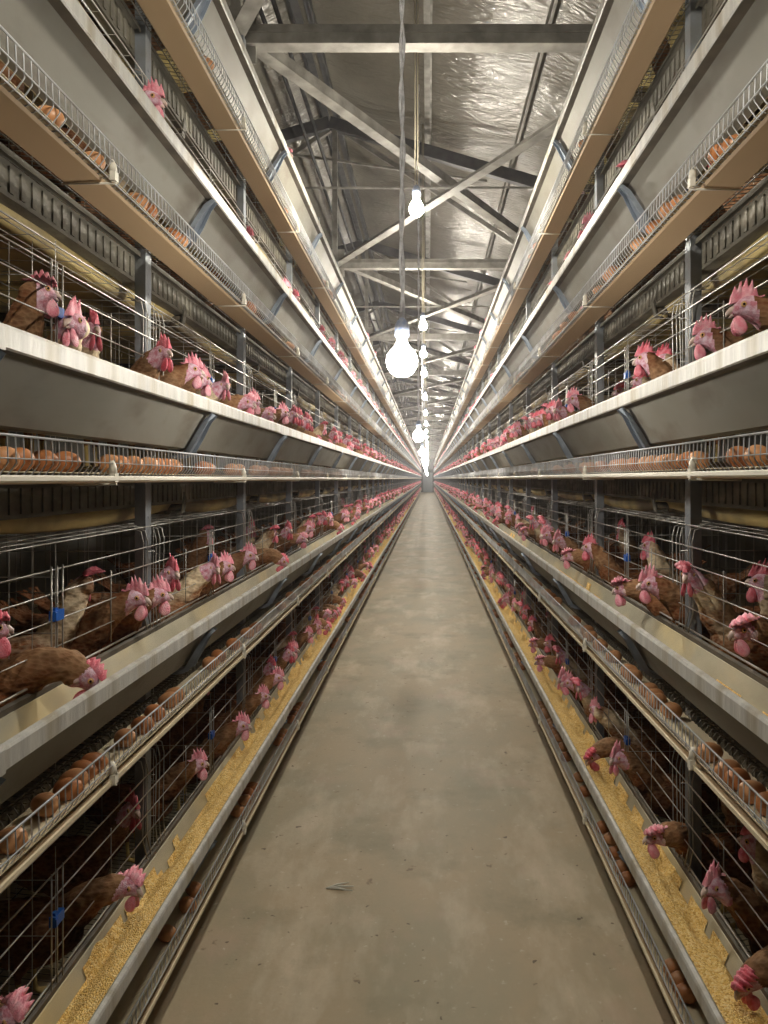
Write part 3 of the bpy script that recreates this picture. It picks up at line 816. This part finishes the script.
def hen_body(pose, seed, vox=.0045):
    """feet at origin, forward +x.  pose: neck path ending at head centre C"""
    neck, yaw, pitch = pose['neck'], pose['yaw'], pose['pitch']
    C = Vector(neck[-1]); R = head_rot(yaw, pitch); b = MB()
    b.sweep(bez([(-.215, 0, .235, .010, .012), (-.17, 0, .215, .035, .035), (-.11, 0, .185, .056, .060), (-.02, 0, .165, .066, .074), (.05, 0, .170, .060, .068), (.092, 0, .186, .048, .054), (.118, 0, .205, .028, .030)], 22), 20)
    rad = [.042, .036, .030, .026, .022]
    pts = [(.05, 0, .182, .036, .036)] + [(*p, rad[min(4, int(i * 4 / max(1, len(neck) - 1)))], rad[min(4, int(i * 4 / max(1, len(neck) - 1)))] * 1.08) for i, p in enumerate(neck)]
    b.sweep(bez(pts, 24), 16)
    # skull with face
    R = R * HS
    b.ell(C + R @ Vector((-.002, 0, .0)), (.029, .0175, .0205), R, nu=18, nv=12)
    b.ell(C + R @ Vector((.016, 0, -.004)), (.017, .0120, .0125), R, nu=14, nv=10)
    b.ell(C + R @ Vector((-.016, 0, -.010)), (.022, .0185, .022), R, nu=14, nv=10); R = head_rot(yaw, pitch)
    # wings
    for s_ in (1, -1):
        b.sweep(bez([(.075, s_ * .040, .185, .012, .030), (.03, s_ * .056, .180, .014, .048), (-.06, s_ * .056, .180, .013, .045), (-.14, s_ * .036, .195, .009, .025), (-.19, s_ * .02, .21, .004, .008)], 14), 14)
        b.sweep(bez([(-.01, s_ * .035, .15, .026, .034), (.0, s_ * .036, .105, .016, .018), (-.004, s_ * .036, .075, .0075, .008), (.0, s_ * .036, .010, .0062, .0062)], 12), 10)
        for a in (-.45, 0, .45, PI):
            ln = .035 if a != PI else .018
            b.sweep([(0, s_ * .036, .008, .006, .006), (math.cos(a) * ln * .6, s_ * .036 + math.sin(a) * ln * .6, .008, .005, .005), (math.cos(a) * ln, s_ * .036 + math.sin(a) * ln, .006, .003, .003)], 6)
    # tail
    for a in (-.25, -.1, .1, .25):
        b.sweep([(-.15, a * .05, .205, .014, .008), (-.21, a * .12, .25, .016, .005), (-.255, a * .2, .285, .010, .003)], 8)
    me = mk('tmp', b, M['fea']); ob = bpy.data.objects.new('tmp', me); COL.objects.link(ob)
    md = ob.modifiers.new('r', 'REMESH'); md.mode = 'VOXEL'; md.voxel_size = vox
    sm = ob.modifiers.new('s', 'SMOOTH'); sm.iterations = 3; sm.factor = .5
    dg = bpy.context.evaluated_depsgraph_get()
    out = bpy.data.meshes.new_from_object(ob.evaluated_get(dg)); bpy.data.objects.remove(ob); bpy.data.meshes.remove(me)
    n = len(out.vertices); co = np.empty(n * 3, dtype=np.float32); out.vertices.foreach_get('co', co); co = co.reshape(-1, 3)
    no = np.empty(n * 3, dtype=np.float32); out.vertices.foreach_get('normal', no); no = no.reshape(-1, 3)
    Ri = R.inverted(); tone = np.zeros(n, dtype=np.float32)
    nk = np.array([p for p in neck], dtype=np.float32)
    for i in range(n):
        p = Vector(co[i]); h = Ri @ (p - C)
        f = 0.0
        if h.length > .038:
            d = noise.noise(p * 55 + Vector((seed, 0, 0))) * .0035 + noise.noise(Vector((p.x * 40, p.y * 110, p.z * 110))) * .0022
            if p.z > .07: co[i] += no[i] * d
        dn = np.min(np.linalg.norm(nk - co[i], axis=1))
        tone[i] = max(0.0, min(1.0, 1.25 - dn / .085)) * (1.0 if pose.get('pale') else .35)
    out.vertices.foreach_set('co', co.ravel())
    at = out.attributes.new('tone', 'FLOAT', 'POINT'); at.data.foreach_set('value', tone)
    out.materials.clear()
    for m in (M['feb'] if pose.get('pale') else M['fea'], M['face'], M['leg']): out.materials.append(m)
    np_ = len(out.polygons); mi = np.zeros(np_, dtype=np.int32); cen = np.empty(np_ * 3, dtype=np.float32); out.polygons.foreach_get('center', cen); cen = cen.reshape(-1, 3)
    Rn = np.array(Ri, dtype=np.float32); hh = (cen - np.array(C, dtype=np.float32)) @ Rn.T
    face = (hh[:, 0] > -.012) & (np.linalg.norm(hh, axis=1) < .050) & (hh[:, 2] < .022)
    mi[face] = 1; mi[cen[:, 2] < .068] = 2
    out.polygons.foreach_set('material_index', mi); out.polygons.foreach_set('use_smooth', np.ones(np_, dtype=bool)); out.update()
    out.name = 'hen'
    return out
POSES = [
 dict(n='out_a', neck=[(0.112, 0, .225), (0.144, .0, .262), (0.180, .0, .292), (0.215, .01, .308)], yaw=.7, pitch=.15, comb='up', w='reaching out'),
 dict(n='out_b', neck=[(0.112, 0, .225), (0.140, .0, .270), (0.167, -.01, .308), (0.198, -.015, .335)], yaw=-.7, pitch=.1, comb='up', w='reaching out'),
 dict(n='out_c', neck=[(0.114, 0, .225), (0.152, .0, .255), (0.197, .012, .272), (0.238, .02, .275)], yaw=-.25, pitch=.35, comb='flop_l', w='leaning out'),
 dict(n='out_d', neck=[(0.109, 0, .230), (0.134, .0, .280), (0.160, .01, .320), (0.188, .015, .350)], yaw=1.15, pitch=.1, comb='flop_r', pale=1, w='looking out'),
 dict(n='out_e', neck=[(0.112, 0, .225), (0.146, .0, .268), (0.180, -.01, .298), (0.212, -.02, .315)], yaw=-1.2, pitch=.12, comb='up', pale=1, w='reaching out'),
 dict(n='peck', neck=[(0.116, 0, .225), (0.160, .0, .248), (0.207, .01, .246), (0.245, .01, .222)], yaw=.3, pitch=.8, comb='flop_l', w='feeding'),
 dict(n='in_a', neck=[(0.104, 0, .235), (0.124, .0, .290), (0.140, .0, .335), (0.158, .005, .370)], yaw=.9, pitch=.05, comb='flop_r', w='standing inside'),
 dict(n='in_b', neck=[(0.104, 0, .235), (0.120, .0, .280), (0.134, -.01, .320), (0.150, -.015, .345)], yaw=-.8, pitch=.05, comb='up', pale=1, w='standing inside'),
 dict(n='out_f', neck=[(0.114, 0, .225), (0.150, .0, .265), (0.187, .01, .296), (0.225, .015, .315)], yaw=.15, pitch=.2, comb='up', w='reaching out'),
]
PROTO = {}
lowprotos = []
for i, ps_ in enumerate(POSES):
    body = hen_body(ps_, i * 3.7)
    parts_ = []
    for nm, A, m in head_parts(ps_['neck'][-1], ps_['yaw'], ps_['pitch'], ps_['comb']):
        mats = [M['iris'], M['pupil']] if nm == 'eye' else [M['combp'] if (m == 'comb' and i % 2 == 0) else M[m]]
        parts_.append((nm, mk(nm, A, mats)))
    PROTO[ps_['n']] = (body, parts_)
    # light version: body, neck and head only as simple skins
    b = MB()
    b.sweep([(-.20, 0, .23, .012, .012), (-.11, 0, .185, .056, .060), (.0, 0, .165, .066, .074), (.085, 0, .178, .052, .060), (.115, 0, .20, .03, .03)], 7)
    nk = ps_['neck']; b.sweep([(.06, 0, .18, .05, .055)] + [(*p, r_, r_) for p, r_ in zip(nk, (.042, .032, .025, .02, .02))], 6)
    R = head_rot(ps_['yaw'], ps_['pitch']); b.ell(Vector(nk[-1]), (.03, .018, .021), R, nu=6, nv=4)
    A = b.arr(); fc = MB(); fc.ell(Vector(nk[-1]) + R @ Vector((.012, 0, -.002)), (.022, .0185, .019), R, nu=6, nv=4); A2 = fc.arr(); A2[3][:] = 1
    its = [A, A2]
    for nm, hb, m in head_parts(nk[-1], ps_['yaw'], ps_['pitch'], ps_['comb'], True):
        a = hb.arr(); a[3][:] = {'comb': 2, 'beak': 3}.get(m, 2)
        if m == 'comb': a[3][:] = 2 if i % 2 else 4
        its.append(a)
    lowprotos.append(merge(its))
LOWM = [M['fea'], M['face'], M['comb'], M['beak'], M['combp']]

def floorz(u): return -.235 + (u - .145) * .12
hens = []     # y, side, tier, pose, u, rot, dz
UFEET = .304
# ones picked out by eye:   side, tier, y, pose, extra u, turn, dz
def dY(side, px, u=.06): return 770 * ((XL if side == 'left' else XR) + u) / abs(px - 428)
PICK = [
 ('left', 2, 6, 'in_a', .10, .2), ('left', 2, 83, 'in_a', .02, -.1), ('left', 2, 102, 'out_e', -.01, -.45), ('left', 2, 132, 'in_b', .04, 0), ('left', 2, 178, 'out_b', 0, .1), ('left', 2, 194, 'out_f', 0, .2), ('left', 2, 208, 'out_a', 0, .3), ('left', 2, 232, 'out_e', 0, .2),
 ('left', 1, 27, 'out_d', .03, -.2), ('left', 1, 33, 'peck', -.01, 0), ('left', 1, 114, 'out_d', .05, .9), ('left', 1, 143, 'out_f', .03, -.1), ('left', 1, 163, 'out_a', .0, -.2), ('left', 1, 188, 'out_b', .03, 0), ('left', 1, 221, 'out_e', 0, .3), ('left', 1, 226, 'out_a', 0, 0), ('left', 1, 252, 'out_f', 0, 0),
 ('right', 2, 705, 'out_f', .03, -.5), ('right', 2, 746, 'out_f', .0, -.3), ('right', 2, 632, 'out_b', .0, 0), ('right', 2, 655, 'in_b', .05, 0), ('right', 2, 571, 'out_f', 0, -.2), ('right', 2, 553, 'out_a', 0, 0), ('right', 2, 545, 'out_b', 0, 0),
 ('right', 1, 728, 'out_c', .07, .2), ('right', 1, 740, 'in_b', .12, 0), ('right', 1, 680, 'out_d', .03, -.3), ('right', 1, 655, 'out_f', .0, -.2), ('right', 1, 628, 'out_c', -.03, -.5), ('right', 1, 580, 'out_b', 0, 0), ('right', 1, 567, 'out_c', 0, 0), ('right', 1, 552, 'out_a', 0, 0),
 ('left', 0, 20, 'out_c', .06, -.2), ('left', 0, 128, 'out_c', .02, 0), ('left', 0, 150, 'out_b', .08, 0), ('left', 0, 205, 'out_a', .04, 0), ('left', 0, 245, 'out_f', .0, 0), ('left', 0, 268, 'out_a', 0, 0),
 ('right', 0, 706, 'out_a', .02, -.2), ('right', 0, 745, 'peck', .04, 0), ('right', 0, 725, 'in_b', .1, 0), ('right', 0, 645, 'out_c', .0, .2), ('right', 0, 608, 'out_a', 0, 0), ('right', 0, 592, 'peck', 0, 0),
 ('left', 3, 163, 'out_f', -.01, -.2), ('left', 3, 260, 'out_b', 0, 0), ('left', 3, 290, 'out_a', 0, 0),
 ('right', 3, 612, 'out_d', 0, 0), ('right', 3, 585, 'out_f', 0, 0), ('right', 3, 575, 'out_b', 0, 0), ('right', 3, 563, 'out_a', 0, 0), ('right', 4, 525, 'out_b', 0, 0),
]
# height above floor of the cage differs per pick only through the pose
taken = {}
def free(side, t, y, w=.135):
    return all(abs(y - q) > w for q in taken.get((side, t), []))
for side, t, px, pn, du, tr in PICK:
    y = dY(side, px, .06 + du)
    y = y
    l = taken.setdefault((side, t), [])
    while any(abs(y - q) < .13 for q in l): y += .02
    l.append(y); hens.append((y, side, t, pn, UFEET + du, tr))
OUT = ['out_a', 'out_b', 'out_c', 'out_f', 'out_e', 'out_d', 'out_d', 'out_b', 'peck']
for side in SIDES:
    for t in range(5):
        y = 1.0 + rng.uniform(0, .1)
        while y < YEND - 2:
            ph = ((y - (YPL if side == 'left' else YPR)) / (DS / 2)) % 1.0
            nearpart = min(ph, 1 - ph) * DS / 2 < .075
            pick_zone = (side, t) in taken and y < max(taken[side, t]) and y < 4.2
            if not nearpart and free(side, t, y):
                if pick_zone or (t >= 3 and y < 7 and rng.random() < .6):
                    if rng.random() < .55: hens.append((y, side, t, rng.choice(('in_a', 'in_b')), UFEET + rng.uniform(.12, .22), rng.uniform(-.5, .5)))
                else:
                    dens = .93
                    if rng.random() < dens:
                        if rng.random() < .14: hens.append((y, side, t, rng.choice(('in_a', 'in_b')), UFEET + rng.uniform(.02, .18), rng.uniform(-.3, .3)))
                        else: hens.append((y, side, t, rng.choice(OUT), UFEET + rng.uniform(-.025, .035), rng.uniform(-.12, .12)))
            y += .142 + rng.uniform(0, .012)
hens.sort(key=lambda h: h[0])
NH, ND = 300, 170
cnt = {}; farH = []
for n, (y, side, t, pn, u, tr) in enumerate(hens):
    z = lip(side, t) + floorz(u); rz = (0 if side == 'left' else PI) + tr
    loc = Vector((X(side, u), y, z))
    if n < NH:
        ps_ = next(p for p in POSES if p['n'] == pn)
        body, parts_ = PROTO[pn]
        o = obj('hen', body, None, loc=loc, rz=rz)
        k = cnt[side, t] = cnt.get((side, t), 0) + 1
        cb = {'up': 'upright', 'flop_l': 'floppy', 'flop_r': 'floppy'}[ps_['comb']]
        tag(o, '%shen %s, %s comb, %s row, %s tier, %s from the camera' % ('pale-necked ' if ps_.get('pale') else 'brown ', ps_['w'], cb, side, ORD[t], ordw(k)), 'hen', 'caged hens')
        for nm, me in parts_: obj(nm, me, None, o)
    else:
        a = xf(lowprotos[[p['n'] for p in POSES].index(pn)], Matrix.Translation(loc) @ Matrix.Rotation(rz, 4, 'Z')); farH.append(a)
A = merge(farH)
o = obj('distant_hens', A, LOWM); tag(o, 'dense far rows of brown hens with pink combs at the troughs', 'hens', kind='stuff')
at = o.data.attributes.new('tone', 'FLOAT', 'POINT'); at.data.foreach_set('value', np.full(len(o.data.vertices), .35, dtype=np.float32))
print('hens', len(hens), 'eggs', len(eggs), 'far hen verts', len(A[0]))

# ------------------------------------------------------------------ floor litter: a feather and droppings
b = MB(); 
for k in range(3):
    a = -.3 + k * .5; b.tube([(0, 0, .003), (math.cos(a) * .05, math.sin(a) * .03, .006), (math.cos(a) * .10, math.sin(a) * .06, .004)], [.002, .004, .001], 4)
tag(obj('straw_scrap', b, M['paper'], loc=(-.36, 2.72, 0)), 'small pale scrap on the concrete floor by the left tray', 'scrap')
# thin haze added so the bulbs get a bloom-like glow
b = MB(); b.box(-XW + .1, XW - .1, YB + .05, YEND + .4, .02, H + 2.2)
vm = bpy.data.materials.new('glow_haze'); vm.use_nodes = True; nt = vm.node_tree; nt.nodes.remove(nt.nodes['Principled BSDF'])
vs = nt.nodes.new('ShaderNodeVolumeScatter'); vs.inputs['Density'].default_value = .0028; vs.inputs['Anisotropy'].default_value = .75; vs.inputs['Color'].default_value = (.95, .93, 1, 1)
nt.links.new(vs.outputs[0], nt.nodes['Material Output'].inputs['Volume'])
hz = obj('glow_haze', b, vm); tag(hz, 'faint haze added in the aisle air to give the bulbs a glow', 'haze', kind='stuff')
# ------------------------------------------------------------------ camera, world, view
cam = bpy.data.cameras.new('camera'); co = bpy.data.objects.new('camera', cam); COL.objects.link(co)
co.location = (0, 0, H); co.rotation_euler = (PI / 2, 0, 0)
cam.sensor_fit = 'VERTICAL'; cam.sensor_height = 36; cam.sensor_width = 27; cam.lens = 36 * 770 / 1024
cam.shift_x = -44 / 1024; cam.shift_y = -33.5 / 1024; cam.clip_start = .02; cam.clip_end = 200
S.camera = co
w = bpy.data.worlds.new('world'); S.world = w; w.use_nodes = True
w.node_tree.nodes['Background'].inputs[0].default_value = (.5, .55, .6, 1); w.node_tree.nodes['Background'].inputs[1].default_value = .02
S.view_settings.view_transform = 'Standard'; S.view_settings.look = 'None'; S.view_settings.gamma = 1; S.view_settings.use_curve_mapping = False
S.view_settings.exposure = 0.3
